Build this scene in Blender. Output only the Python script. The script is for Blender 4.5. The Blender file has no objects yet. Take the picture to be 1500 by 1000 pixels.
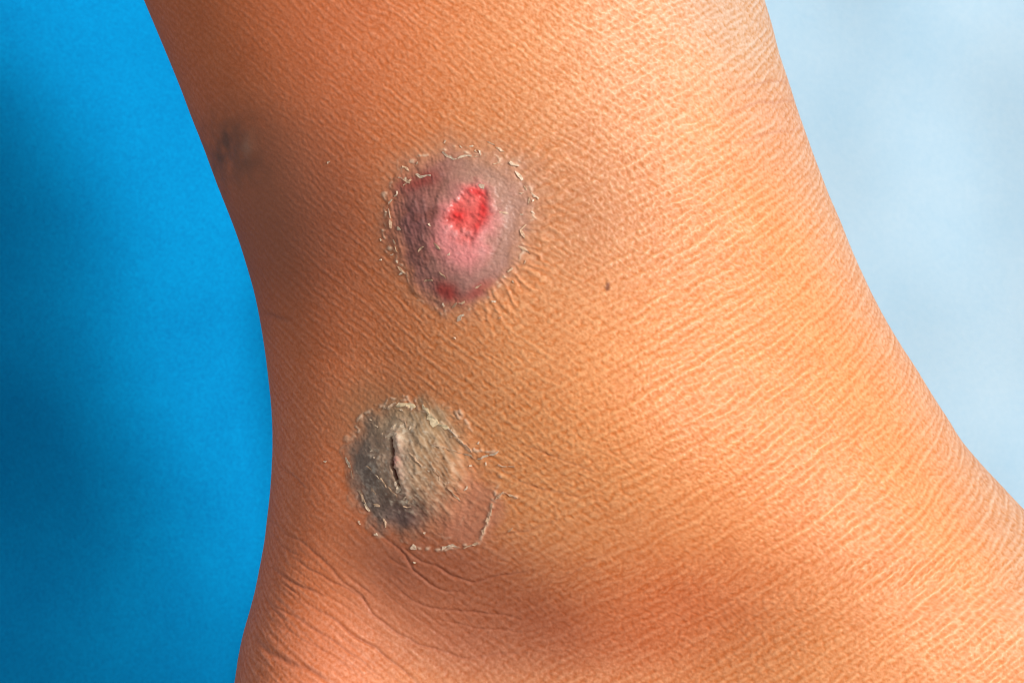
import bpy, math
import numpy as np

# ------------------------------------------------------------------ scene, camera, light
scene = bpy.context.scene
COL = scene.collection
S = 1e-4                      # one unit of the skin map is 0.1 mm
D = 0.60                      # camera distance from the leg's mid plane, metres

cam_data = bpy.data.cameras.new("camera")
cam = bpy.data.objects.new("camera", cam_data)
COL.objects.link(cam)
cam.location = (0.0, -D, 0.0)
cam.rotation_euler = (math.radians(90), 0, 0)
cam_data.sensor_width = 36.0
cam_data.lens = 36.0 * D / 0.15
cam_data.clip_start = 0.01
cam_data.clip_end = 20.0
cam_data.dof.use_dof = True
cam_data.dof.focus_distance = D - 0.022
cam_data.dof.aperture_fstop = 80.0
scene.camera = cam

world = bpy.data.worlds.new("World")
scene.world = world
world.use_nodes = True
bg = world.node_tree.nodes["Background"]
bg.inputs[0].default_value = (1.0, 0.97, 0.95, 1.0)
bg.inputs[1].default_value = 0.52


def area_lamp(name, loc, target, size, power, color):
    ld = bpy.data.lights.new(name, 'AREA')
    ld.shape = 'DISK'
    ld.size = size
    ld.energy = power
    ld.color = color
    o = bpy.data.objects.new(name, ld)
    COL.objects.link(o)
    o.location = loc
    from mathutils import Vector
    d = Vector(target) - Vector(loc)
    o.rotation_euler = d.to_track_quat('-Z', 'Y').to_euler()
    return o


area_lamp("key_lamp", (0.90, -0.87, 0.36), (0.0, 0.0, 0.0), 0.42, 24.0, (1.0, 0.97, 0.93))

scene.cycles.filter_width = 1.1
scene.view_settings.view_transform = 'Standard'
scene.view_settings.look = 'None'
scene.view_settings.exposure = 0.0
scene.view_settings.gamma = 1.0


# ------------------------------------------------------------------ numpy noise helpers
def hash2(ix, iy, seed):
    h = (ix.astype(np.int64) * 374761393 + iy.astype(np.int64) * 668265263 + seed * 1442695041) & 0xFFFFFFFF
    h = ((h ^ (h >> 13)) * 1274126177) & 0xFFFFFFFF
    h = ((h ^ (h >> 16)) * 2246822519) & 0xFFFFFFFF
    h = h ^ (h >> 15)
    return h


def rnd(ix, iy, seed):
    return (hash2(ix, iy, seed) & 0xFFFFFF).astype(np.float64) / float(0xFFFFFF)


def gnoise(x, y, seed=0):
    """gradient noise, about -1..1"""
    ix = np.floor(x); iy = np.floor(y)
    fx = x - ix; fy = y - iy
    u = fx * fx * fx * (fx * (fx * 6 - 15) + 10)
    v = fy * fy * fy * (fy * (fy * 6 - 15) + 10)

    def g(dx, dy):
        a = rnd(ix + dx, iy + dy, seed) * 2 * math.pi
        return np.cos(a) * (fx - dx) + np.sin(a) * (fy - dy)
    n = (g(0, 0) * (1 - u) + g(1, 0) * u) * (1 - v) + (g(0, 1) * (1 - u) + g(1, 1) * u) * v
    return n * 1.5


def fbm(x, y, seed=0, octv=4, gain=0.5):
    s = 0; a = 1.0; t = 0
    for k in range(octv):
        s = s + a * gnoise(x * 2 ** k + 17.3 * k, y * 2 ** k - 9.1 * k, seed + k)
        t += a
        a *= gain
    return s / t


def voro(x, y, seed, jit=0.85):
    """F1, F2 and a random number per cell"""
    ix = np.floor(x); iy = np.floor(y)
    f1 = np.full(x.shape, 9.0); f2 = np.full(x.shape, 9.0); cid = np.zeros(x.shape)
    for dx in (-1, 0, 1):
        for dy in (-1, 0, 1):
            cx = ix + dx; cy = iy + dy
            px = cx + 0.5 + (rnd(cx, cy, seed) - 0.5) * jit
            py = cy + 0.5 + (rnd(cx, cy, seed + 7) - 0.5) * jit
            d = np.hypot(px - x, py - y)
            near = d < f1
            f2 = np.where(near, f1, np.minimum(f2, d))
            cid = np.where(near, rnd(cx, cy, seed + 13), cid)
            f1 = np.minimum(f1, d)
    return f1, f2, cid


def sst(a, b, x):
    t = np.clip((x - a) / (b - a), 0, 1)
    return t * t * (3 - 2 * t)


def gauss(x, y, cx, cy, rx, ry=None, rot=0.0):
    ry = rx if ry is None else ry
    c, s = math.cos(math.radians(rot)), math.sin(math.radians(rot))
    dx, dy = x - cx, y - cy
    a = (dx * c + dy * s) / rx
    b = (-dx * s + dy * c) / ry
    return np.exp(-(a * a + b * b))


def ell(x, y, cx, cy, rx, ry, rot=0.0):
    c, s = math.cos(math.radians(rot)), math.sin(math.radians(rot))
    dx, dy = x - cx, y - cy
    a = (dx * c + dy * s) / rx
    b = (-dx * s + dy * c) / ry
    return np.sqrt(a * a + b * b)


def spline(xs, ys, x):
    """monotone-ish cubic (Catmull-Rom / Hermite) interpolation"""
    xs = np.asarray(xs, float); ys = np.asarray(ys, float)
    m = np.gradient(ys, xs)
    i = np.clip(np.searchsorted(xs, x) - 1, 0, len(xs) - 2)
    h = xs[i + 1] - xs[i]
    t = np.clip((x - xs[i]) / h, 0, 1)
    return ((2 * t ** 3 - 3 * t ** 2 + 1) * ys[i] + (t ** 3 - 2 * t ** 2 + t) * h * m[i]
            + (-2 * t ** 3 + 3 * t ** 2) * ys[i + 1] + (t ** 3 - t ** 2) * h * m[i + 1])


def polydist(x, y, pts):
    """distance to a polyline and the 0..1 position along it"""
    best = np.full(x.shape, 1e9); pos = np.zeros(x.shape)
    pts = np.asarray(pts, float)
    seg = np.hypot(*(pts[1:] - pts[:-1]).T)
    tot = seg.sum(); acc = 0.0
    for (ax, ay), (bx, by), L in zip(pts[:-1], pts[1:], seg):
        t = np.clip(((x - ax) * (bx - ax) + (y - ay) * (by - ay)) / (L * L + 1e-9), 0, 1)
        d = np.hypot(x - ax - t * (bx - ax), y - ay - t * (by - ay))
        m = d < best
        best = np.where(m, d, best)
        pos = np.where(m, (acc + t * L) / tot, pos)
        acc += L
    return best, pos


# ------------------------------------------------------------------ the leg: base form
# contours of the leg and foot, in 0.1 mm (y down), from the calf to the sole
LY = [-500, -250, 0, 50, 87, 130, 175, 220, 250, 287, 317, 352, 390, 425, 462, 500, 557, 595, 637, 687, 720, 750, 795,
      830, 862, 890, 920, 950, 987, 1050, 1150, 1280, 1400, 1460, 1500]
LX = [60, 118, 211, 232, 247.5, 265, 282, 300, 311, 325, 337, 350, 362, 372, 380, 386.5, 394, 398, 400, 399, 397, 394,
      389, 383, 377, 370, 362, 356, 351, 335, 318, 312, 325, 350, 420]
RY = [-500, -250, 0, 37, 80, 122, 160, 197, 225, 250, 290, 322, 367, 407, 442, 475, 500, 540, 576, 613, 646, 678, 710,
      746, 800, 900, 1000, 1100, 1200, 1300, 1400, 1460, 1500]
RX = [1060, 1075, 1119, 1130, 1141, 1155, 1167, 1180, 1190, 1199.5, 1215, 1229, 1247, 1265, 1282, 1300, 1315, 1341, 1363,
      1387, 1408, 1435, 1465, 1499, 1560, 1690, 1840, 2000, 2170, 2330, 2450, 2470, 2400]

rows = np.concatenate([np.arange(-500, -24, 14.0), np.arange(-24, 1024, 1.4), np.arange(1028, 1500, 12.0), [1500.0]])
NF, NB = 760, 70
yy = rows[:, None]
xl = spline(LY, LX, rows)[:, None]
xr = spline(RY, RX, rows)[:, None]
th = np.linspace(0, 1, NF)[None, :]
# columns: denser towards both silhouettes; on the foot most of them stay on the near part
tmax = np.clip((1560 - xl) / (xr - xl), 0.05, 1.0)
wide = tmax < 0.995
u0 = 0.5 * (1 - np.cos(np.pi * th)) * 0.5 + 0.5 * th
cut = 0.90 + 0.10 * sst(0.9, 1.0, tmax)
base_t = u0
k = np.where(th < cut, th / cut, 1.0)
t_near = tmax * (0.35 * (1 - np.cos(np.pi * k * 0.5)) + 0.65 * k)
t_far = tmax + (1 - tmax) * np.sin(0.5 * np.pi * np.clip((th - cut) / np.maximum(1 - cut, 1e-3), 0, 1))
t_foot = np.where(th < cut, t_near, t_far)
wf = sst(1.0, 0.93, tmax)
t = base_t * (1 - wf) + t_foot * wf
t[:, 0] = 0.0; t[:, -1] = 1.0
t = np.maximum.accumulate(t, axis=1)
px = xl + (xr - xl) * t
py = np.broadcast_to(yy, px.shape).copy()

bdep = spline([-500, -200, 0, 300, 600, 800, 1000, 1200, 1400, 1500], [360, 325, 305, 300, 310, 315, 320, 330, 310, 270], rows)[:, None]
nexp = spline([-500, 0, 400, 700, 900, 1000, 1500], [2.0, 2.0, 2.05, 2.15, 2.5, 2.7, 2.8], rows)[:, None]


def profile(tt):
    q = np.abs(2 * tt - 1)
    return np.maximum(1 - q ** nexp, 0) ** (1 / nexp)


# on the foot the cross-section is thickest near the heel and ankle, thinner towards the toes
a_half = 0.5 * (xr - xl)
skew = np.minimum(1.0, 470.0 / a_half)
tt = t ** (1.0 * skew + 0.0)
tt = t * 0 + np.where(t < 0.5, t, t)
tsk = t ** (np.log(0.5) / np.log(np.clip(0.5 * skew, 0.12, 0.5)))
h = bdep * profile(tsk)
edge = np.clip(profile(t) * 1.25, 0, 1) ** 1.0

# the malleolus, the hollow below it, the heel, the groove beside the tendon, the instep
h = h + edge * (62 * gauss(px, py, 905, 610, 230, 165, 8)
                - 62 * gauss(px, py, 715, 935, 270, 130, 10)
                - 30 * gauss(px, py, 1000, 930, 150, 110, -20)
                + 42 * gauss(px, py, 412, 1010, 112, 130, 25)
                - 18 * gauss(px, py, 545, 560, 120, 260, -10)
                + 20 * gauss(px, py, 1290, 860, 210, 170, -30))


def base_pos(hh):
    return np.stack([(px - 750) * S, -hh * S, (500 - py) * S], axis=-1)


P0 = base_pos(h)


def grid_normals(P):
    dx = np.gradient(P, axis=1)
    dy = np.gradient(P, axis=0)
    n = np.cross(dy, dx)
    n /= np.linalg.norm(n, axis=-1, keepdims=True) + 1e-20
    return n


N0 = grid_normals(P0)
if N0[len(rows) // 2, NF // 2, 1] > 0:
    N0 = -N0

# where a skin point appears in the picture: lets features be measured on the photograph
kper = D / (D + P0[..., 1])
qx = 750 + (px - 750) * kper
qy = 500 + (py - 500) * kper

# skin coordinates that do not stretch towards the sides: arc length along each row
seg = np.linalg.norm(np.diff(P0, axis=1), axis=-1) / S
arc = np.concatenate([np.zeros((len(rows), 1)), np.cumsum(seg, axis=1)], axis=1)
arc0 = np.array([np.interp(800.0, px[i], arc[i]) for i in range(len(rows))])[:, None]
U = 0.55 * (800 + arc - arc0) + 0.45 * px
V = py

# ------------------------------------------------------------------ skin relief (heights in 0.1 mm)
wx = U + 9 * fbm(U / 150, V / 150, 3, 3)
wy = V + 9 * fbm(U / 150, V / 150, 31, 3)
# two crossing sets of skin lines: one falling to the right (heel side), one rising to the right (instep)
tabx = np.arange(-900, 3600, 2.0)
GL = np.cumsum(0.80 - 0.22 * sst(500, 1000, tabx)) * 2.0
GR = np.cumsum(-0.50 - 0.24 * sst(850, 1350, tabx)) * 2.0
phiL = (wy - np.interp(wx, tabx, GL)) * 0.80
phiR = (wy - np.interp(wx, tabx, GR)) * 0.85
psiL = 0.8 * wx + 0.6 * wy
psiR = 0.85 * wx - 0.52 * wy
w_right = sst(700, 1060, U + 0.25 * (V - 400))
wL = 1 - 0.80 * sst(740, 1120, U + 0.35 * (V - 400))
wR = 0.30 + 0.70 * sst(560, 1000, U + 0.25 * (V - 400))


def cellnet(a, b, seed, wid=0.30):
    f1, f2, cid = voro(a, b, seed)
    return sst(0.0, wid, f2 - f1), cid


def long_lines(ph, ps, per, length, seed):
    n = gnoise(ph / per, ps / length, seed)
    return n


def linefield(ph, ps, per, length, seed, sharp=1.6):
    """evenly spaced wavering ridges that fade in and out along their length"""
    w = 0.36 * gnoise(ph / (per * 2.6), ps / length, seed) + 0.42 * gnoise(ph / (per * 6), ps / (length * 1.5), seed + 3)
    c = 0.5 + 0.5 * np.cos(2 * math.pi * (ph / per + w))
    amp = sst(-0.75, 0.55, gnoise(ph / (per * 1.3), ps / (length * 0.9), seed + 5))
    return c ** sharp * (0.35 + 0.65 * amp)


def skin_relief():
    cL, idL = cellnet(phiL / 7.4, psiL / 12.0, 5, 0.5)
    cR, idR = cellnet(phiR / 7.8, psiR / 13.0, 9, 0.5)
    l1 = linefield(phiL, psiL, 9.6, 25, 21, 1.4)
    r1 = linefield(phiR, psiR, 10.4, 30, 25, 1.4)
    l2 = linefield(phiL + 60, psiL, 19.0, 80, 31, 4.0)
    r2 = linefield(phiR + 60, psiR, 18.0, 80, 35, 4.0)
    r3 = linefield(phiR + 25, psiR, 13.5, 110, 37, 2.6)
    l3 = linefield(phiL + 25, psiL, 13.0, 60, 38, 2.6)
    fine = gnoise(U / 4.4, V / 4.4, 41)
    left = 1 - sst(480, 760, U)
    z = (wL * (0.40 * cL + 0.20 * idL + 0.56 * l1 + 0.20 * l2)
         + wR * (0.42 * cR + 0.20 * idR + 0.56 * r1 + 0.26 * r2)
         + 0.48 * w_right * r3 + 0.40 * l3 * (1 - w_right) * sst(200, 420, V)
         + 0.36 * fine + 0.34 * gnoise(U / 2.9, V / 2.9, 43))
    return z * (1 - 0.15 * left - 0.30 * (1 - sst(330, 560, U)) * sst(640, 420, V))


calm = np.ones_like(U)                      # where the fine skin pattern fades (stretched or scarred skin)
X, Y = qx, qy                               # skin features are placed by where they were measured
nz1 = fbm(U / 34, V / 34, 61, 4)
nz2 = fbm(U / 34 + 50, V / 34, 62, 4)
XW, YW = X + 17 * nz1, Y + 17 * nz2           # ragged outlines
grain = fbm(U / 7, V / 7, 71, 3)
clump = fbm(U / 20, V / 20, 75, 4)

# -- raised sore above the ankle bone
taper = 1 + 0.24 * np.clip((Y - 338) / 112, -1.0, 1.3)          # broader above, narrowing below
r_u = ell(678 + (XW - 676 + 0.06 * (Y - 338)) * taper, YW, 672, 338, 101, 115, 0)
ang_u = np.arctan2(Y - 335, X - 675)
dome_u = 1 - sst(0.15, 1.06, r_u)
r_bed = ell(X + 14 * nz1, Y + 14 * nz2, 689, 313, 30, 44, 12)
r_pink = ell(X + 16 * nz1, Y + 16 * nz2, 682, 334, 46, 64, 12)
# -- crusted lump over the ankle bone
r_n = ell(XW, YW, 607, 686, 97, 102, -20)
dome_n = 1 - sst(0.1, 1.08, r_n)
SLIT = [(581, 641), (583, 655), (586, 668), (585, 682), (589, 694), (593, 707), (595, 716)]
d_slit, t_slit = polydist(X + 2.0 * grain, Y, SLIT)
w_slit = 0.9 + 3.1 * np.sin(np.pi * np.clip(t_slit, 0, 1)) ** 0.7 * (0.75 + 0.5 * gnoise(Y / 9, X / 60, 77))
# -- old dark mark near the tendon
r_m = ell(X + 10 * nz1, Y + 10 * nz2, 345, 222, 60, 62, 20)

calm *= 0.18 + 0.82 * sst(0.86, 1.12, r_u)
calm *= 0.30 + 0.70 * sst(0.82, 1.08, r_n)
calm *= 1 - 0.55 * gauss(X, Y, 345, 222, 60)
calm *= 1 - 0.25 * sst(620, 420, X) * sst(900, 760, Y) - 0.35 * gauss(X, Y, 560, 850, 150, 90, 35)
gain = (0.78 + 0.40 * w_right) * calm
gain *= 1 - 0.4 * gauss(X, Y, 920, 790, 190, 60, -8) - 0.35 * gauss(X, Y, 800, 900, 260, 80)
relief0 = skin_relief()
relief = relief0 * gain

# the groove between the dark left part of the sore and its raw middle, and small folds in it
d_g, t_g = polydist(X + 4 * nz1 + 1.5 * grain, Y + 4 * nz2, [(652, 262), (638, 290), (634, 325), (638, 360), (652, 388), (676, 404)])
groove = np.exp(-(d_g / 4.5) ** 2) * np.sin(np.pi * np.clip(0.05 + 0.9 * t_g, 0, 1)) ** 0.5
for pts in ([(592, 300), (606, 318), (612, 345), (608, 372)], [(612, 292), (624, 318), (624, 350)], [(600, 372), (622, 392), (646, 412)],
            [(706, 392), (726, 372), (736, 345)], [(640, 252), (672, 246), (706, 252)]):
    d, tq = polydist(X + 5 * nz1 + 2 * grain, Y + 5 * nz2, pts)
    groove = np.maximum(groove, 0.6 * np.exp(-(d / 2.6) ** 2) * np.sin(np.pi * np.clip(0.05 + 0.9 * tq, 0, 1)) ** 0.5)
micro = gnoise(X / 3.3, Y / 3.3, 151)
crisp = linefield((Y - 690) - 1.6 * (X - 600) + 6 * nz1, X + 0.6 * Y, 15, 48, 153, 3.5) * sst(592, 612, X) * (1 - sst(0.95, 1.2, r_n))

# skin stretched in rays round the sore, strongest on its right side
ray_n = ang_u * 26 + 1.6 * gnoise(r_u * 4, ang_u * 7, 81)
ray = (0.5 + 0.5 * np.cos(ray_n * 2.1)) ** 1.5
ray_w = sst(0.9, 1.08, r_u) * (1 - sst(1.25, 1.9, r_u)) * (0.08 + 0.92 * sst(0.1, 0.8, np.cos(ang_u - 0.15)))
relief = relief + 1.5 * ray * ray_w

# form of the two lesions
lobes = (8 * gauss(X, Y, 704, 322, 62, 78, 8) + 6.5 * gauss(X, Y, 613, 322, 36, 52, 12) + 4 * gauss(X, Y, 640, 395, 42, 34, 30)
         + 4 * gauss(X, Y, 697, 412, 46, 30, -15) + 3 * gauss(X, Y, 690, 262, 60, 26))
relief = relief - 0.9 * groove * (1 - sst(0.9, 1.1, r_u)) + 0.45 * micro * (1 - sst(0.9, 1.1, r_u)) + 6.5 * dome_u + 0.8 * lobes + 2.0 * sst(0.80, 0.95, r_u) * (1 - sst(0.97, 1.08, r_u)) * (0.4 + 0.6 * clump)
relief = relief - 3.6 * (1 - sst(0.45, 1.2, r_bed + 0.35 * clump)) + 0.8 * (1 - sst(0.95, 1.35, r_pink)) * sst(0.8, 1.0, r_bed)
relief = relief + (1 - sst(0.95, 1.05, r_u)) * ((0.9 + 0.7 * sst(680, 610, X)) * clump + 0.7 * grain
                   + 0.7 * sst(690, 620, X) * gnoise((X - 0.25 * Y) / 4.0, (Y + 0.25 * X) / 17, 141))
relief = relief + (1 - sst(0.8, 1.1, r_bed)) * (1.8 * clump + 1.2 * grain)
relief = relief + 21 * dome_n + 1.6 * sst(0.82, 0.97, r_n) * (1 - sst(0.99, 1.1, r_n)) * (0.3 + 0.7 * clump)
lips = np.exp(-((d_slit - 9) / 7) ** 2)
lipw = lips * (0.45 + 0.65 * sst(583, 592, X)) * (0.7 + 1.1 * clump)
relief = relief + 3.2 * lipw - 9.0 * (1 - sst(0.35, 1.25, d_slit / w_slit))
crk_ph = (Y - 690) - 1.35 * (X - 600)
crack = linefield(crk_ph + 5 * nz1, X + Y, 21, 60, 91, 6.0)
in_n = 1 - sst(0.92, 1.06, r_n)
relief = relief + in_n * (0.25 * crisp + 0.5 * micro + 0.5 * crack * sst(585, 640, X) + 0.9 * clump + 0.6 * grain + 0.20 * gnoise(crk_ph / 4.2, (X + Y) / 34, 121))
ring_n = 0.5 + 0.5 * np.cos(r_n * 26 + 3.0 * nz1 + 2 * clump)
relief = relief + in_n * (1 - sst(0.55, 0.8, r_n)) * 1.2 * ring_n
relief = relief + 2.2 * gauss(X, Y, 362, 214, 16, 20) - 2.5 * gauss(X, Y, 330, 222, 14, 26)

# -- attached frills of peeling skin round both lesions
fr_n1 = gnoise(ang_u * 9, r_u * 7, 131) + 0.6 * gnoise(X / 5, Y / 5, 132)
frill = np.exp(-((r_u - 1.03 - 0.07 * clump) / 0.024) ** 2) * sst(0.0, 0.6, fr_n1) * (1 - 0.7 * gauss(X, Y, 620, 430, 60, 40))
ang_n = np.arctan2(Y - 686, X - 607)
fr_n2 = gnoise(ang_n * 9, r_n * 7, 133) + 0.6 * gnoise(X / 5, Y / 5, 134)
frill = np.maximum(frill, np.exp(-((r_n - 1.04 - 0.05 * clump) / 0.030) ** 2) * sst(-0.05, 0.5, fr_n2) * (1 - 0.8 * gauss(X, Y, 710, 690, 50, 60)) * (0.25 + 0.75 * sst(660, 610, Y)))
for pts in ([(735, 690), (722, 735), (717, 755), (707, 781), (701, 794), (668, 800), (640, 806), (603, 802)],
            [(757, 729), (738, 720), (722, 735)], [(566, 598), (583, 593), (613, 595), (628, 604), (659, 627), (691, 660), (730, 661)]):
    d, _ = polydist(X + 3 * nz1 + 1.5 * grain, Y + 3 * nz2 + 1.5 * grain, pts)
    frill = np.maximum(frill, np.exp(-(d / 2.4) ** 2) * sst(-0.3, 0.4, gnoise(X / 8, Y / 8, 135)))
relief = relief + 1.5 * frill

# -- creases of the heel and below the ankle bone (measured polylines, width, depth)
CREASES = [
    ([(397, 763), (417, 780), (443, 795), (473, 820), (503, 853), (530, 872), (547, 900), (583, 927), (613, 943), (650, 953),
      (683, 965), (730, 955), (773, 957)], 2.6, 3.2),
    ([(398, 830), (420, 845), (443, 860), (477, 873)], 2.8, 4.0),
    ([(430, 817), (453, 832), (480, 847), (510, 863), (537, 880)], 2.2, 2.8),
    ([(437, 875), (463, 892), (493, 910), (523, 933), (550, 948), (577, 970), (607, 995), (625, 1015)], 2.8, 4.2),
    ([(393, 880), (413, 895), (440, 908), (470, 927), (503, 948), (537, 973), (560, 992)], 2.2, 3.4),
    ([(373, 933), (393, 953), (427, 970), (457, 983), (490, 1000)], 5.5, 6.0),
    ([(537, 763), (563, 787), (593, 813), (607, 837), (630, 855), (653, 867), (677, 868)], 2.4, 3.4),
    ([(590, 803), (617, 822), (640, 830), (663, 843), (690, 852), (723, 845), (750, 840), (780, 835)], 2.4, 3.4),
    ([(570, 817), (583, 825), (597, 832)], 2.0, 2.2),
    ([(577, 857), (603, 877), (630, 890), (663, 893), (713, 897), (760, 905)], 2.2, 2.8),
    ([(413, 853), (437, 870)], 2.0, 3.0),
    ([(510, 843), (530, 860), (548, 873)], 2.0, 1.8),
    ([(713, 787), (740, 782), (773, 777), (820, 760)], 2.0, 2.0),
    ([(397, 780), (413, 797), (440, 817)], 2.0, 2.0),
    ([(405, 910), (440, 935), (480, 955), (520, 985)], 2.0, 2.4),
    ([(383, 868), (410, 905), (430, 930)], 2.0, 1.8),
    ([(470, 940), (500, 962), (530, 985)], 1.8, 2.0),
    ([(410, 685), (435, 700), (452, 716)], 2.0, 2.4),
    ([(386, 459), (405, 465), (425, 470)], 5.0, 3.2),
    ([(640, 905), (700, 920), (770, 925)], 2.0, 1.8),
    ([(820, 850), (860, 826), (890, 808)], 2.2, 1.8),
    ([(1080, 130), (1130, 118), (1160, 122)], 3.0, 1.8),
    ([(1060, 170), (1110, 150), (1165, 148)], 3.0, 2.0),
    ([(1075, 215), (1120, 195), (1175, 190)], 3.0, 1.8),
    ([(735, 690), (790, 715), (850, 728)], 2.0, 1.6),
    ([(760, 650), (810, 668), (870, 690)], 2.0, 1.6),
]
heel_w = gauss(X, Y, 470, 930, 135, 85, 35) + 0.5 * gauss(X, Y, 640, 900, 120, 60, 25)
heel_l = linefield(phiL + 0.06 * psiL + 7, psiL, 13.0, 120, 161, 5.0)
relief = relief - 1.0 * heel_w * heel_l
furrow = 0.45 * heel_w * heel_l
CX, CY = X + 2.2 * gnoise(U / 30, V / 30, 95) + 1.0 * grain, Y + 2.2 * gnoise(U / 30, V / 30, 96) + 1.0 * grain
inrow = (rows > -40) & (rows < 1060)
for pts, wd, dp in CREASES:
    d, tpos = polydist(CX[inrow], CY[inrow], pts)
    fade = np.sin(np.pi * np.clip(0.06 + 0.88 * tpos, 0, 1)) ** 0.6
    f = np.zeros_like(U)
    f[inrow] = np.exp(-(d / (0.8 * wd)) ** 2) * fade
    relief = relief - 0.42 * dp * f
    relief[inrow] += 0.05 * dp * np.exp(-((d - 2.2 * wd) / (1.5 * wd)) ** 2) * fade
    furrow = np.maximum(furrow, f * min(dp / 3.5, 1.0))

# ------------------------------------------------------------------ skin pigment (linear base colour)
def mixc(c, col, m):
    m = np.clip(m, 0, 1)[..., None]
    return c * (1 - m) + np.asarray(col, float) * m


pig = np.empty(P0.shape)
pig[:] = (0.60, 0.222, 0.076)
# the back of the ankle is browner, the skin round the lesions darker (old inflammation); the hollow below also has its shade painted in
brown = sst(800, 430, X + 0.10 * (Y - 400))
pig = mixc(pig, (0.60, 0.166, 0.066), 0.92 * brown)
pig = mixc(pig, (0.41, 0.152, 0.060), 0.95 * gauss(X, Y, 785, 305, 185, 140) + 0.14 * clump * gauss(X, Y, 690, 350, 230, 200))
pig = mixc(pig, (0.32, 0.088, 0.040), 0.80 * gauss(X, Y, 445, 340, 120, 130, 40))
pig = mixc(pig, (0.34, 0.100, 0.047), 0.85 * gauss(X, Y, 660, 815, 150, 75, 20))  # dark halo below the lump, mixed with painted shade of the hollow
pig = mixc(pig, (0.22, 0.066, 0.031), 0.88 * gauss(X, Y, 580, 835, 105, 66, 35))  # halo plus the shadow under the lump, both put into the colour
pig = mixc(pig, (0.29, 0.076, 0.030), 0.90 * gauss(X, Y, 800, 915, 190, 75, 14))  # shade of the hollow put into the pigment
pig = mixc(pig, (0.56, 0.132, 0.046), 0.85 * gauss(X, Y, 1000, 875, 170, 100, -8))  # redder skin, with shade under the ankle bone painted in
pig = mixc(pig, (0.52, 0.170, 0.084), 0.70 * gauss(X, Y, 430, 960, 100, 90))
pig = mixc(pig, (0.46, 0.258, 0.150), 0.75 * sst(1090, 1235, X - 0.55 * (Y - 300)) + 0.35 * gauss(X, Y, 1010, 40, 180, 130))
pig = mixc(pig, (0.50, 0.215, 0.110), 0.5 * gauss(X, Y, 1130, 190, 70, 70))
pig = mixc(pig, (0.60, 0.204, 0.060), 0.75 * np.maximum(gauss(X, Y, 1110, 690, 210, 150, -25), gauss(X, Y, 900, 630, 160, 120)))
pig = mixc(pig, (0.315, 0.088, 0.038), 0.80 * gauss(X, Y, 690, 945, 150, 85, 14))  # more painted shade, low in the hollow
# ridges are dry and pale, furrows deeper and redder
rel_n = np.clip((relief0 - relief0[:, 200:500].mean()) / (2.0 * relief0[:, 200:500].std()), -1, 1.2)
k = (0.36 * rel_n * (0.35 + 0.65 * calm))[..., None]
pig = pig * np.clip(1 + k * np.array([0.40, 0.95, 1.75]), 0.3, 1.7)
pig = pig * (1 + 0.10 * grain * 1.0)[..., None]
mott = fbm(U / 60, V / 60, 101, 4)
pig = pig * (1 + mott[..., None] * np.array([0.05, 0.09, 0.11]))
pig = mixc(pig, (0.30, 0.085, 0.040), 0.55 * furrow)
pig = mixc(pig, pig * 1.25, ray_w * ray * 0.6)

pig = mixc(pig, (0.33, 0.105, 0.052), 0.50 * gauss(X, Y, 400, 235, 85, 85))
# old dark mark
pig = mixc(pig, (0.24, 0.083, 0.042), 0.80 * np.exp(-r_m ** 2 * 1.1) * (0.85 + 1.2 * clump))
pig = mixc(pig, (0.15, 0.060, 0.034), 0.75 * gauss(XW, YW, 328, 222, 17, 30, 10) * (0.9 + 1.4 * clump))
pig = mixc(pig, (0.15, 0.060, 0.034), 0.50 * gauss(X, Y, 352, 205, 10, 18, -20) + 0.4 * gauss(X, Y, 365, 240, 18, 14))
pig = mixc(pig, (0.42, 0.22, 0.145), 0.50 * gauss(X + 12 * nz1, Y + 12 * nz2, 366, 213, 7, 15, 10) * (0.9 + 1.2 * clump))  # pale highlight on the mark, painted into the colour
pig = mixc(pig, (0.33, 0.115, 0.062), 0.45 * gauss(X, Y, 400, 320, 80, 110))

pig = mixc(pig, (0.31, 0.165, 0.078), 0.62 * gauss(X + 20 * nz1, Y + 20 * nz2, 548, 605, 62, 52, -30))
pig = mixc(pig, (0.40, 0.195, 0.115), 0.55 * (1 - sst(0.95, 1.42, r_u + 0.12 * clump)) * (0.45 + 0.55 * sst(-0.6, 0.6, np.cos(ang_u + 0.7))))
# the raised sore
m = 1 - sst(0.80 - 0.12 * sst(660, 590, X), 1.13, r_u + 0.10 * clump)
sore = np.empty(P0.shape); sore[:] = (0.44, 0.220, 0.160)
sore = mixc(sore, (0.38, 0.138, 0.104), sst(690, 615, X + 0.12 * (Y - 340)) * 0.95)
sore = mixc(sore, (0.42, 0.180, 0.150), gauss(X, Y, 690, 415, 60, 40) * 0.7)
sore = mixc(sore, (0.46, 0.235, 0.160), gauss(X, Y, 735, 255, 60, 40, 30) * 0.7)
sore = mixc(sore, (0.44, 0.205, 0.165), sst(0.1, 0.6, clump) * 0.35)
sore = mixc(sore, (0.27, 0.045, 0.034), 0.95 * gauss(X, Y, 614, 270, 26, 12, -18) * (0.9 + clump))
sore = mixc(sore, (0.28, 0.036, 0.026), 1.0 * gauss(X, Y, 658, 427, 20, 13, 35))
sore = mixc(sore, (0.36, 0.075, 0.055), 0.75 * gauss(X, Y, 700, 428, 22, 8, -30))
sore = mixc(sore, (0.24, 0.085, 0.085), 0.7 * gauss(X, Y, 612, 325, 26, 36))
sore = mixc(sore, (0.84, 0.270, 0.255), 0.92 * (1 - sst(0.60, 1.28, r_pink)))
sore = mixc(sore, (0.84, 0.40, 0.37), 0.45 * sst(0.0, 0.5, clump) * (1 - sst(0.7, 1.15, r_pink)) * sst(660, 690, Y + 370))
red = 1 - sst(0.55, 1.12, r_bed + 0.55 * clump)
sore = mixc(sore, (0.84, 0.115, 0.095), 0.95 * red)
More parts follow.
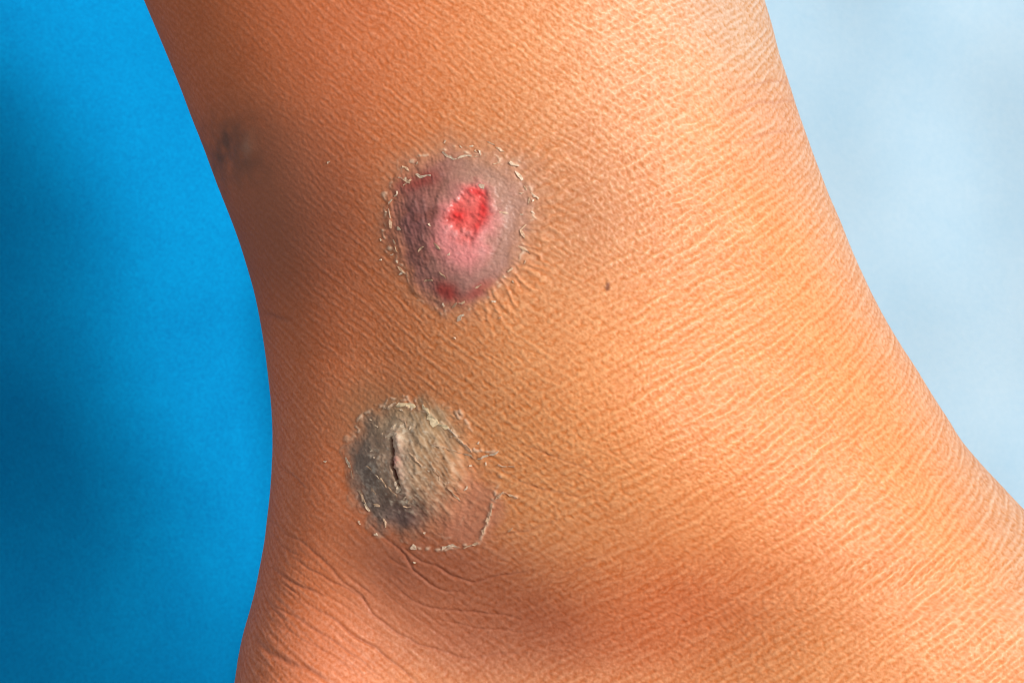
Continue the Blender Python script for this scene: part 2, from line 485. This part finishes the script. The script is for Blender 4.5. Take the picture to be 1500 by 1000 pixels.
sore = mixc(sore, (0.78, 0.028, 0.026), (0.95 * gauss(X, Y, 672, 316, 15, 11) + 0.95 * gauss(X, Y, 709, 305, 8, 20, -8)
            + 0.8 * gauss(X, Y, 697, 281, 16, 6, 20) + 0.7 * gauss(X, Y, 700, 335, 7, 16, 15)) * (0.9 + 0.8 * clump))
sore = mixc(sore, (0.86, 0.20, 0.17), 0.55 * gauss(X, Y, 690, 296, 12, 10) + 0.5 * gauss(X, Y, 686, 345, 10, 12))
vio = sst(680, 625, X + 0.1 * (Y - 340)) * (1 - sst(0.9, 1.3, r_u))
wri = gnoise((X - 0.25 * Y) / 4.0, (Y + 0.25 * X) / 17, 141)
sore = mixc(sore, (0.235, 0.066, 0.046), 0.65 * vio * sst(0.0, 0.5, fbm(X / 30, Y / 30, 142, 3)))
sore = mixc(sore, (0.44, 0.205, 0.180), 0.55 * vio * sst(0.15, 0.7, wri) * sst(-0.2, 0.3, clump))
sore = mixc(sore, sore * np.array([0.66, 0.54, 0.52]), 0.5 * groove)
sore = sore * (1 + 0.16 * micro)[..., None]
sore = 0.80 * sore * (1 + 0.16 * grain + 0.10 * clump)[..., None]
pig = pig * (1 - m[..., None]) + sore * m[..., None]

pig = mixc(pig, (0.27, 0.050, 0.036), 0.85 * gauss(XW, YW, 612, 268, 26, 10, -18) * (0.9 + 1.2 * clump))
pig = mixc(pig, (0.29, 0.038, 0.027), 0.95 * gauss(X + 8 * nz1, Y + 8 * nz2, 659, 428, 20, 12, 35) * (0.95 + 1.0 * clump))
pig = mixc(pig, (0.36, 0.080, 0.058), 0.75 * gauss(X + 8 * nz1, Y + 8 * nz2, 701, 426, 22, 8, -30))
# the crusted lump
right_n = sst(600, 700, X + 0.5 * (Y - 690))
m = (1 - sst(0.80 - 0.30 * right_n, 1.13, r_n + 0.12 * clump)) * (1 - 0.25 * right_n)
lump = np.empty(P0.shape); lump[:] = (0.38, 0.220, 0.105)
lump = mixc(lump, (0.27, 0.178, 0.120), sst(600, 545, X - 0.10 * (Y - 680)) * 0.95)
lump = mixc(lump, (0.54, 0.36, 0.255), 0.75 * gauss(X, Y, 592, 668, 26, 52, -6))
lump = mixc(lump, (0.125, 0.074, 0.068), 0.97 * gauss(X, Y, 600, 757, 60, 36, 12))  # dark slate underside with its shading painted in
lump = mixc(lump, (0.200, 0.140, 0.115), 0.75 * gauss(X, Y, 535, 690, 26, 50, -12))
lump = mixc(lump, (0.46, 0.38, 0.31), 0.75 * np.maximum(gauss(X, Y, 550, 700, 20, 22), gauss(X, Y, 536, 735, 14, 24, -25)) * sst(-0.15, 0.35, grain + 0.6 * clump))
lump = mixc(lump, (0.43, 0.180, 0.105), 0.90 * gauss(X, Y, 682, 730, 46, 62))
lump = mixc(lump, (0.38, 0.190, 0.085), 0.80 * gauss(X, Y, 664, 682, 26, 42))
lump = mixc(lump, (0.58, 0.430, 0.280), 0.75 * gauss(X, Y, 592, 628, 22, 16) * (0.8 + clump))
streak = gnoise(crk_ph / 4.2, (X + Y) / 34, 121)
lump = mixc(lump, (0.56, 0.350, 0.260), 0.60 * lipw)
lump = lump * (1 + 0.10 * streak)[..., None]
lump = mixc(lump, (0.66, 0.53, 0.38), 0.45 * sst(0.25, 0.7, streak) * sst(-0.1, 0.4, clump) * (1 - 0.6 * gauss(X, Y, 596, 755, 60, 40, 15)))
lump = mixc(lump, (0.70, 0.58, 0.42), (0.75 * gauss(X, Y, 591, 628, 17, 13) + 0.6 * gauss(X, Y, 600, 735, 18, 14)) * sst(-0.1, 0.35, grain))
lump = mixc(lump, (0.62, 0.480, 0.330), 0.35 * crack * sst(590, 640, X))
lump = mixc(lump, (0.62, 0.520, 0.400), 0.5 * sst(0.12, 0.5, grain) * (1 - sst(0.45, 0.8, r_n)))
lump = mixc(lump, (0.15, 0.020, 0.015), 1 - sst(0.4, 1.15, d_slit / w_slit))
lump = mixc(lump, (0.42, 0.11, 0.10), 0.6 * gauss(X, Y, 591, 676, 6, 8))
lump = mixc(lump, (0.70, 0.55, 0.38), 0.42 * crisp * (1 - 0.7 * gauss(X, Y, 600, 757, 70, 40, 12)))
lump = lump * (1 + 0.13 * micro)[..., None]
lump = 0.90 * lump * (1 + 0.16 * grain + 0.10 * clump)[..., None]
pig = pig * (1 - m[..., None]) + lump * m[..., None]
# loosened skin right of the lump
pig = mixc(pig, (0.44, 0.160, 0.092), 0.65 * (1 - sst(0.6, 1.05, ell(XW, YW, 686, 742, 60, 62))) * sst(0.6, 1.0, r_n))
pig = mixc(pig, (0.72, 0.53, 0.37), 0.62 * frill)
# a small brown spot
pig = mixc(pig, (0.20, 0.060, 0.024), 0.95 * (1 - sst(0.5, 1.2, ell(X + 1.5 * grain, Y, 890, 420, 4.0, 7.5, 8))))
pig = np.clip(pig, 0.004, 0.88)

rough = np.full(U.shape, 0.56)
rough = rough - 0.10 * rel_n
rough = rough * (1 - 0.22 * (1 - sst(0.85, 1.05, r_u)))
rough = np.where(r_bed < 1.3, rough * (1 - 0.25 * (1 - sst(0.8, 1.25, r_bed))), rough)
rough = np.clip(rough + 0.08 * in_n, 0.2, 0.75)

P = P0 + N0 * (relief[..., None] * S) * np.clip(edge * 3, 0.0, 1.0)[..., None]

# ------------------------------------------------------------------ materials
def node_mat(name):
    m = bpy.data.materials.new(name)
    m.use_nodes = True
    nt = m.node_tree
    return m, nt, nt.nodes["Principled BSDF"], nt.nodes.new, nt.links.new


def make_skin(name, sss=0.0, bump=0.25):
    m, nt, bsdf, new, link = node_mat(name)
    att = new("ShaderNodeAttribute"); att.attribute_name = "pigment"
    ra = new("ShaderNodeAttribute"); ra.attribute_name = "skin_roughness"
    geo = new("ShaderNodeNewGeometry")
    n1 = new("ShaderNodeTexNoise"); n1.inputs["Scale"].default_value = 3800.0
    n1.inputs["Detail"].default_value = 3.0; n1.inputs["Roughness"].default_value = 0.65
    link(geo.outputs["Position"], n1.inputs["Vector"])
    # very fine mottling of the skin colour
    mul = new("ShaderNodeMapRange")
    mul.inputs["From Min"].default_value = 0.25; mul.inputs["From Max"].default_value = 0.75
    mul.inputs["To Min"].default_value = 0.90; mul.inputs["To Max"].default_value = 1.10
    link(n1.outputs["Fac"], mul.inputs["Value"])
    vm = new("ShaderNodeVectorMath"); vm.operation = 'SCALE'
    link(att.outputs["Color"], vm.inputs[0]); link(mul.outputs["Result"], vm.inputs["Scale"])
    link(vm.outputs["Vector"], bsdf.inputs["Base Color"])
    link(ra.outputs["Fac"], bsdf.inputs["Roughness"])
    bsdf.inputs["Specular IOR Level"].default_value = 0.42
    if sss > 0:
        bsdf.inputs["Subsurface Weight"].default_value = sss
        bsdf.inputs["Subsurface Radius"].default_value = (1.0, 0.4, 0.2)
        bsdf.inputs["Subsurface Scale"].default_value = 0.0006
    bp = new("ShaderNodeBump"); bp.inputs["Strength"].default_value = bump
    bp.inputs["Distance"].default_value = 0.00008
    link(n1.outputs["Fac"], bp.inputs["Height"]); link(bp.outputs["Normal"], bsdf.inputs["Normal"])
    return m


def make_flake(name, col, alpha=(0.35, 0.95)):
    m, nt, bsdf, new, link = node_mat(name)
    geo = new("ShaderNodeNewGeometry")
    n1 = new("ShaderNodeTexNoise"); n1.inputs["Scale"].default_value = 2500.0
    link(geo.outputs["Position"], n1.inputs["Vector"])
    cr = new("ShaderNodeValToRGB")
    cr.color_ramp.elements[0].position = 0.3; cr.color_ramp.elements[1].position = 0.7
    cr.color_ramp.elements[0].color = (col[0] * 0.86, col[1] * 0.80, col[2] * 0.72, 1)
    cr.color_ramp.elements[1].color = (*col, 1)
    link(n1.outputs["Fac"], cr.inputs["Fac"]); link(cr.outputs["Color"], bsdf.inputs["Base Color"])
    bsdf.inputs["Roughness"].default_value = 0.5
    # thin dead skin is translucent: the skin below shows through unevenly
    n2 = new("ShaderNodeTexNoise"); n2.inputs["Scale"].default_value = 1800.0
    n2.inputs["Detail"].default_value = 3.0
    link(geo.outputs["Position"], n2.inputs["Vector"])
    mr = new("ShaderNodeMapRange")
    mr.inputs["From Min"].default_value = 0.32; mr.inputs["From Max"].default_value = 0.68
    mr.inputs["To Min"].default_value = alpha[0]; mr.inputs["To Max"].default_value = alpha[1]
    link(n2.outputs["Fac"], mr.inputs["Value"]); link(mr.outputs["Result"], bsdf.inputs["Alpha"])
    return m


def make_cloth(name, c1, c2, scale, bump, rough=0.85, weave=0.0):
    m, nt, bsdf, new, link = node_mat(name)
    tc = new("ShaderNodeTexCoord")
    n1 = new("ShaderNodeTexNoise"); n1.inputs["Scale"].default_value = scale
    n1.inputs["Detail"].default_value = 6.0; n1.inputs["Roughness"].default_value = 0.6
    n2 = new("ShaderNodeTexNoise"); n2.inputs["Scale"].default_value = scale * 28
    n2.inputs["Detail"].default_value = 3.0; n2.inputs["Roughness"].default_value = 0.7
    link(tc.outputs["Object"], n1.inputs["Vector"]); link(tc.outputs["Object"], n2.inputs["Vector"])
    add = new("ShaderNodeMix"); add.inputs["Factor"].default_value = weave
    link(n1.outputs["Fac"], add.inputs[2]); link(n2.outputs["Fac"], add.inputs[3])
    cr = new("ShaderNodeValToRGB")
    cr.color_ramp.elements[0].position = 0.33; cr.color_ramp.elements[1].position = 0.67
    cr.color_ramp.elements[0].color = (*c1, 1); cr.color_ramp.elements[1].color = (*c2, 1)
    link(add.outputs[0], cr.inputs["Fac"]); link(cr.outputs["Color"], bsdf.inputs["Base Color"])
    bsdf.inputs["Roughness"].default_value = rough
    bsdf.inputs["Specular IOR Level"].default_value = 0.04
    bp = new("ShaderNodeBump"); bp.inputs["Strength"].default_value = bump
    bp.inputs["Distance"].default_value = 0.0006
    link(n2.outputs["Fac"], bp.inputs["Height"]); link(bp.outputs["Normal"], bsdf.inputs["Normal"])
    return m


M_SKIN = make_skin("skin")
M_SORE = make_skin("sore_skin", bump=0.35)
M_RAW = make_skin("raw_tissue", bump=0.4)
M_RAW.node_tree.nodes["Principled BSDF"].inputs["Specular IOR Level"].default_value = 0.6
M_CRUST = make_skin("crusted_skin", bump=0.35)
M_FLAKE = make_flake("dry_skin_flake", (0.80, 0.63, 0.47))
M_TANFLAKE = make_flake("tan_skin_flake", (0.70, 0.47, 0.31))
M_CRUSTFLAKE = make_flake("yellow_crust_flake", (0.95, 0.74, 0.47), (0.75, 1.0))
M_DRAPE = make_cloth("deep_blue_cloth", (0.001, 0.190, 0.460), (0.001, 0.285, 0.620), 60.0, 0.12, weave=0.7)
M_SHEET = make_cloth("pale_blue_sheet", (0.345, 0.520, 0.655), (0.430, 0.575, 0.680), 38.0, 0.05, weave=0.35)
M_FLOOR = make_cloth("pale_floor", (0.30, 0.36, 0.40), (0.36, 0.42, 0.46), 30.0, 0.05)


# ------------------------------------------------------------------ mesh building
def mesh_np(name, verts, quads=None, polys=None, mat=None, smooth=True):
    me = bpy.data.meshes.new(name)
    loops = []; starts = []; n = 0
    parts = []
    if quads is not None and len(quads):
        q = np.asarray(quads, np.int32)
        parts.append((q.ravel(), np.full(len(q), 4, np.int32)))
    for p in polys or []:
        parts.append((np.asarray(p, np.int32), np.array([len(p)], np.int32)))
    idx = np.concatenate([a for a, b in parts])
    tot = np.concatenate([b for a, b in parts])
    st = np.concatenate([[0], np.cumsum(tot)[:-1]]).astype(np.int32)
    me.vertices.add(len(verts)); me.loops.add(len(idx)); me.polygons.add(len(tot))
    me.vertices.foreach_set("co", np.asarray(verts, np.float32).ravel())
    me.loops.foreach_set("vertex_index", idx)
    me.polygons.foreach_set("loop_start", st)
    me.polygons.foreach_set("use_smooth", np.full(len(tot), smooth))
    me.update(calc_edges=True)
    me.validate()
    if mat:
        me.materials.append(mat)
    return me


def link_obj(name, me, parent=None):
    o = bpy.data.objects.new(name, me)
    COL.objects.link(o)
    if parent is not None:
        o.parent = parent
    return o


def add_attrs(me, col, ro):
    a = me.attributes.new("pigment", 'FLOAT_COLOR', 'POINT')
    c4 = np.ones((len(col), 4), np.float32); c4[:, :3] = col
    a.data.foreach_set("color", c4.ravel())
    b = me.attributes.new("skin_roughness", 'FLOAT', 'POINT')
    b.data.foreach_set("value", np.asarray(ro, np.float32))


# ---- person: one continuous body mesh of the lower leg, ankle and foot
NR = len(rows)
half = np.linspace(0, math.pi, NB + 2)[1:-1]              # the far side, right edge back to the left edge
tb = 0.5 * (1 + np.cos(half))[None, :]
bx = xl + (xr - xl) * tb
skb = np.log(0.5) / np.log(np.clip(0.5 * skew, 0.12, 0.5))
tbs = tb ** skb
hb = bdep * profile(tbs) * 0.97
PB = np.stack([(bx - 750) * S, hb * S, (500 - np.broadcast_to(yy, bx.shape)) * S], axis=-1)
allP = np.concatenate([P, PB], axis=1)
NC = NF + NB
ii = np.arange(NR - 1)[:, None] * NC
jj = np.arange(NC)[None, :]
jn = (jj + 1) % NC
quads = np.stack([ii + jj, ii + NC + jj, ii + NC + jn, ii + jn], axis=-1).reshape(-1, 4)
top = list(range(NC))[::1]
bot = [(NR - 1) * NC + k for k in range(NC)][::-1]
colB = np.broadcast_to(np.array([0.50, 0.19, 0.085]), PB.shape)
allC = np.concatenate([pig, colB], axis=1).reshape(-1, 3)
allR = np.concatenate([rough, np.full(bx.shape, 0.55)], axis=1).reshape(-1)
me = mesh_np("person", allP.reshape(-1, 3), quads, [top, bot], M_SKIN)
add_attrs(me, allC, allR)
person = link_obj("person", me)
person["label"] = "brown-skinned bare ankle and lower leg with a red open sore above a grey crusted lump"
person["category"] = "person"
vn = np.empty(len(me.vertices) * 3, np.float32)
me.vertex_normals.foreach_get("vector", vn)
vn = vn.reshape(NR, NC, 3)

if np.mean(vn[NR // 2, NF // 2 - 20:NF // 2 + 20, 1]) > 0:
    me.flip_normals()
    vn = -vn
NG = vn[:, :NF, :].astype(np.float64)


def patch(name, mask, mat, parent, lift):
    """a part of the skin with its own look: the same surface, a hair's breadth proud"""
    rws = np.where(mask.any(axis=1))[0]; cls = np.where(mask.any(axis=0))[0]
    r0, r1, c0, c1 = rws[0], rws[-1] + 1, cls[0], cls[-1] + 1
    sub = mask[r0:r1, c0:c1]
    q = sub[:-1, :-1] & sub[1:, :-1] & sub[:-1, 1:] & sub[1:, 1:]
    idx = np.arange(sub.size).reshape(sub.shape)
    qi = np.stack([idx[:-1, :-1][q], idx[1:, :-1][q], idx[1:, 1:][q], idx[:-1, 1:][q]], axis=-1)
    used = np.unique(qi)
    remap = np.full(sub.size, -1); remap[used] = np.arange(len(used))
    nn = NG[r0:r1, c0:c1].reshape(-1, 3)[used]
    v = P[r0:r1, c0:c1].reshape(-1, 3)[used] + nn * lift
    me = mesh_np(name, v, remap[qi], None, mat)
    add_attrs(me, pig[r0:r1, c0:c1].reshape(-1, 3)[used], rough[r0:r1, c0:c1].reshape(-1)[used])
    # face the same way as the body
    p0 = me.polygons[0]
    if p0.normal.dot(nn[0]) < 0:
        me.flip_normals()
    me.normals_split_custom_set_from_vertices(nn.astype(np.float32))
    return link_obj(name, me, parent)


ulcer = patch("ulcer", r_u < 1.02, M_SORE, person, 1.6e-5)
ulcer["label"] = "raised violet-grey sore with a red raw centre"
bed = patch("ulcer_bed", r_bed < 1.05, M_RAW, ulcer, 3.2e-5)
lumpo = patch("crusted_nodule", r_n < 1.02, M_CRUST, person, 1.6e-5)
lumpo["label"] = "grey and olive crusted lump with a dark split"
fis = patch("fissure", d_slit < w_slit * 1.15, M_CRUST, lumpo, 3.2e-5)
spot = patch("dark_scar", r_m < 0.95, M_SORE, person, 1.6e-5)
spot["label"] = "dark brown flat scar near the back edge"
mole = patch("mole", ell(X, Y, 890, 420, 4.5, 8, 8) < 1.25, M_SKIN, person, 1.6e-5)

# ---- flakes of dry skin along the edges of both lesions
lookup = {}
fi = np.where((rows > -10) & (rows < 1010))[0]
LX0, LY0 = X[fi], Y[fi]


def surf(x, y):
    """skin point and normal that show at picture position x, y"""
    r = int(np.clip(np.searchsorted(LY0[:, NF // 2], y), 1, len(fi) - 1))
    best = None
    for rr in range(max(r - 24, 0), min(r + 25, len(fi))):
        c = int(np.clip(np.searchsorted(LX0[rr], x), 0, NF - 1))
        d = (LX0[rr, c] - x) ** 2 + (LY0[rr, c] - y) ** 2
        if best is None or d < best[0]:
            best = (d, rr, c)
    i, j = fi[best[1]], best[2]
    n = NG[i, j]
    # the flake lies on the broad form, so smooth the normal a little
    n = NG[max(i - 4, 0):i + 5, max(j - 4, 0):j + 5].reshape(-1, 3).mean(axis=0)
    return P[i, j], n / np.linalg.norm(n)


rng = np.random.default_rng(11)


def flake_geo(pts, width, lift=0.9, thick=0.35, side=1):
    """a thin curled strip of loose skin: ragged outline, one edge lifted, real thickness (0.1 mm units)"""
    pts = np.asarray(pts, float)
    seg = np.hypot(*(pts[1:] - pts[:-1]).T)
    tot = seg.sum()
    n = int(np.clip(round(tot / 5.0) + 1, 3, 7))
    s = np.linspace(0, tot, n)
    cs = np.concatenate([[0], np.cumsum(seg)])
    mid = np.stack([np.interp(s, cs, pts[:, 0]), np.interp(s, cs, pts[:, 1])], axis=1)
    mid += rng.normal(0, 0.8, mid.shape)
    tan = np.gradient(mid, axis=0); tan /= np.linalg.norm(tan, axis=1)[:, None] + 1e-9
    nor = np.stack([-tan[:, 1], tan[:, 0]], axis=1) * side
    if width < 3.2:
        lift, thick = 0.35, 0.25
    top = []; botm = []
    for q in range(n):
        e = math.sin(math.pi * (q + 0.35) / (n - 0.3))
        w = max(width, 2.4) * 1.12 * (0.25 + 0.75 * e) * rng.uniform(0.4, 1.35)
        lf = lift * (0.4 + 0.6 * e) * rng.uniform(0.5, 1.3)
        for o, up in ((-0.5, 0.5), (0.05, 0.95), (0.5, 0.8 + lf)):
            xy = mid[q] + nor[q] * w * o
            p, nn = surf(xy[0], xy[1])
            top.append(p + nn * (up + thick) * S)
            botm.append(p + nn * (-0.8 if o < 0.4 else up) * S)
    v = top + botm
    nt_ = len(top)
    f = []
    for q in range(n - 1):
        for o in range(2):
            a = q * 3 + o; b = a + 1; c = a + 4; d = a + 3
            f.append((a, b, c, d)); f.append((nt_ + d, nt_ + c, nt_ + b, nt_ + a))
        a = q * 3; d = a + 3
        f.append((a, d, nt_ + d, nt_ + a))
        a = q * 3 + 2; d = a + 3
        f.append((d, a, nt_ + a, nt_ + d))
    for a, b in ((0, 1), (1, 2)):
        f.append((b, a, nt_ + a, nt_ + b))
        A = (n - 1) * 3 + a; B = (n - 1) * 3 + b
        f.append((A, B, nt_ + B, nt_ + A))
    return np.array(v), f


UP_FLAKES = [
    ([(646.6, 221.6), (657.8, 229.7), (670.6, 232.9)], 4.2), ([(671, 233), (681, 228), (690, 228)], 4.5),
    ([(693, 231), (706, 228)], 3), ([(723, 241), (732, 239)], 3), ([(745, 239), (758, 244)], 5.5),
    ([(755.5, 252), (764, 264)], 4.5), ([(776.4, 282.5), (789, 293)], 4), ([(773, 300), (776, 289)], 3.2),
    ([(769, 329), (763, 338), (769, 348)], 3.4), ([(757, 359.5), (767, 365), (777, 373)], 2.6),
    ([(744, 398), (752, 394)], 3.4), ([(608, 254.5), (620, 258.5), (631, 256)], 4.6), ([(589, 242.5), (600, 250.5)], 2.4),
    ([(568.5, 297), (576, 291)], 4.4), ([(570.5, 306), (571.5, 318)], 3.8), ([(572, 320), (573, 332)], 3.6),
    ([(583, 331), (589, 338)], 4.8), ([(577, 349), (580, 359)], 3), ([(581, 361), (585, 371)], 2.8),
    ([(584, 390), (595, 402)], 3), ([(622, 412.4), (633, 409)], 3.4), ([(614.5, 367.5), (623, 359.5)], 2.4),
    ([(638.6, 356.3), (648, 365)], 2.8), ([(669.6, 470.5), (674, 464.5), (679, 461.5)], 5.2), ([(661, 451), (670, 445)], 3),
    ([(672, 447), (681, 443)], 2.8), ([(697, 424), (707, 416)], 2.8), ([(703, 271), (711, 275)], 5),  # last entry is a pale chip standing in for a glint
    ([(712, 207), (725, 213)], 2.2), ([(727, 216), (738, 222)], 2.8), ([(734, 311), (745, 313)], 1.8),
    ([(590, 262), (600, 268)], 2.4), ([(646, 399), (657, 407)], 2.4),
    ([(592, 270), (603, 262)], 2.0), ([(766, 272), (772, 280)], 2.6),
]
LOW_FLAKES = [
    ([(566.5, 598.5), (573, 594), (580, 591)], 3), ([(583, 593), (595, 592.5), (611, 595)], 7.5),
    ([(621, 592), (625, 600), (630, 606)], 8.5), ([(629, 606), (636, 615), (645, 622)], 11), ([(645, 621), (652, 625), (659, 627)], 7),
    ([(658, 627), (670, 639)], 4.2), ([(671, 640), (681, 650), (691, 661)], 3.4),
    ([(640, 649.5), (652, 654), (664, 658.5)], 2.4), ([(665, 659), (680, 664), (694, 669)], 2.6),
    ([(700, 671), (715, 667)], 4), ([(717, 667), (730, 661)], 4.2), ([(730, 681), (742, 682)], 2.4), ([(744, 683), (755, 682.5)], 2.6),
    ([(508, 671), (514, 685)], 4.2), ([(526, 717), (531, 725)], 3.6), ([(532, 727), (536, 736)], 3.4), ([(536, 738), (541, 748)], 4.2),
    ([(549, 737), (558, 742)], 3), ([(563, 760), (565, 771)], 2.6), ([(556, 696), (563.5, 702)], 4), ([(564, 703), (574, 714)], 2.6),
    ([(575, 715), (589, 728)], 2.4), ([(587, 713), (593.5, 703)], 5), ([(590, 721), (594, 711)], 5.5),
    ([(610, 663), (619, 672), (628, 681)], 2.4), ([(640, 681), (649, 696)], 2.2), ([(650, 698), (658, 711)], 2.2),
    ([(660, 714), (675, 733)], 2.2), ([(601, 803), (610, 799)], 7), ([(646, 804), (658, 798)], 4.4), ([(658, 798), (668, 800)], 4.8),
    ([(681, 800), (690, 797)], 3.6), ([(691, 797), (701, 794)], 3.6), ([(707, 781), (712, 769)], 3.6), ([(712, 767), (717, 755)], 3.4),
    ([(718, 753), (721, 736)], 3.2), ([(722, 733), (738, 720)], 2.6), ([(739, 720), (757, 729)], 2.4), ([(573, 640), (584, 634), (592, 637)], 4),
    ([(588, 614), (597, 617), (602, 624)], 2.6), ([(603, 736), (612, 728)], 3), ([(596, 741), (606, 743)], 2.6),
    ([(515, 690), (519, 701)], 2.6), ([(546, 714), (553, 722)], 2.8), ([(541, 684), (550, 690)], 2.4), ([(744, 778), (751, 772)], 2.4),
]
for pts, w in UP_FLAKES:
    v, f = flake_geo(pts, w, side=rng.choice([-1, 1]))
    link_obj("skin_flake", mesh_np("skin_flake", v, f, None, M_FLAKE if w >= 3.8 else M_TANFLAKE, smooth=False), ulcer)
for k, (pts, w) in enumerate(LOW_FLAKES):
    v, f = flake_geo(pts, w, side=-1 if w > 6 else rng.choice([-1, 1]), lift=0.5 if w > 6 else 0.8)
    crust = 1 <= k <= 4
    o = link_obj("crust_flake" if crust else "skin_flake",
                 mesh_np("skin_flake", v, f, None, M_CRUSTFLAKE if crust else M_FLAKE if w >= 3.8 else M_TANFLAKE, smooth=False), lumpo)

# tiny scales too small to pick apart, one mesh
sv = []; sf = []; off = 0
for _ in range(60):
    kind = rng.random()
    if kind < 0.40:
        a = rng.uniform(0, 2 * math.pi); r = rng.normal(1.03, 0.07)
        x, y = 672 + r * 101 * math.cos(a), 338 + r * 112 * math.sin(a)
    elif kind < 0.80:
        a = rng.uniform(0, 2 * math.pi); r = rng.normal(1.0, 0.16) if rng.random() < 0.6 else rng.uniform(0.1, 0.9)
        x, y = 607 + r * 97 * math.cos(a), 686 + r * 102 * math.sin(a)
    elif kind < 0.9:
        x, y = rng.normal(600, 60), rng.normal(345, 60)
    else:
        x, y = rng.uniform(420, 800), rng.uniform(150, 700)
    if ell(np.array(x), np.array(y), 689, 312, 31, 44) < 1.3:
        continue
    a = rng.uniform(0, math.pi); L = rng.uniform(1.2, 3.2)
    p = [(x - L * math.cos(a), y - L * math.sin(a)), (x + L * math.cos(a), y + L * math.sin(a))]
    v, f = flake_geo(p, rng.uniform(1.2, 2.4), lift=0.8, thick=0.4)
    sv.append(v); sf += [tuple(i + off for i in q) for q in f]; off += len(v)
o = link_obj("skin_scale", mesh_np("skin_scale", np.concatenate(sv), sf, None, M_FLAKE, smooth=False), person)
o["kind"] = "stuff"


# ------------------------------------------------------------------ background cloths and floor
def cloth(name, x0, x1, z0, z1, yf, thick, nx, nz, mat):
    xs = np.linspace(x0, x1, nx)[None, :]; zs = np.linspace(z0, z1, nz)[:, None]
    Xg = np.broadcast_to(xs, (nz, nx)); Zg = np.broadcast_to(zs, (nz, nx))
    Yg = yf(Xg, Zg)
    f = np.stack([Xg, Yg, Zg], axis=-1).reshape(-1, 3)
    b = np.stack([Xg, Yg + thick, Zg], axis=-1).reshape(-1, 3)
    n = nx * nz
    idx = np.arange(n).reshape(nz, nx)
    q = np.stack([idx[:-1, :-1], idx[:-1, 1:], idx[1:, 1:], idx[1:, :-1]], axis=-1).reshape(-1, 4)
    qb = q[:, ::-1] + n
    rim = np.concatenate([idx[0, :], idx[1:, -1], idx[-1, -2::-1], idx[-2:0:-1, 0]])
    rn = np.roll(rim, -1)
    qr = np.stack([rim, rim + n, rn + n, rn], axis=-1)
    return link_obj(name, mesh_np(name, np.concatenate([f, b]), np.concatenate([q, qb, qr]), None, mat))


FLOOR_Z = (500 - 1500) * S


def drape_y(x, z):
    # one broad rounded fold comes forward on the left; right of it the cloth turns towards the lamp
    w = 0.024
    zz = np.array([-0.12, -0.08, -0.06, -0.044, 0.0, 0.02, 0.045, 0.064, 0.10, 0.40])
    fx = np.array([-0.100, -0.090, -0.075, -0.063, -0.070, -0.073, -0.088, -0.108, -0.13, -0.13])
    xf = spline(zz, fx, np.clip(z, -0.119, 0.39))
    k = (x - xf) / w
    y = 0.150 + 0.85 * w * np.log(np.cosh(np.clip(k, -4.0, 30)))
    return y + 0.0015 * gnoise(x * 20, z * 12, 7) + 0.003 * gnoise(x * 8 + 4, z * 7, 8)


def sheet_y(x, z):
    return 0.120 + 0.0014 * gnoise(x * 16, z * 14, 17) + 0.0012 * gnoise(x * 42, z * 38, 18)


drape = cloth("drape", -0.42, 0.020, FLOOR_Z, 0.34, drape_y, 0.0006, 160, 150, M_DRAPE)
drape["label"] = "deep blue cloth drape behind the back of the ankle"
drape["category"] = "drape"
sheet = cloth("sheet", -0.008, 0.45, FLOOR_Z, 0.34, sheet_y, 0.0004, 160, 150, M_SHEET)
sheet["label"] = "pale blue mottled sheet behind the front of the ankle"
sheet["category"] = "sheet"
xs = [-1.2, 1.2, 1.2, -1.2]; ys = [-1.2, -1.2, 1.0, 1.0]
fl = link_obj("floor", mesh_np("floor", [(a, b, FLOOR_Z - 0.0004) for a, b in zip(xs, ys)], [(0, 1, 2, 3)], None, M_FLOOR))
fl["kind"] = "structure"
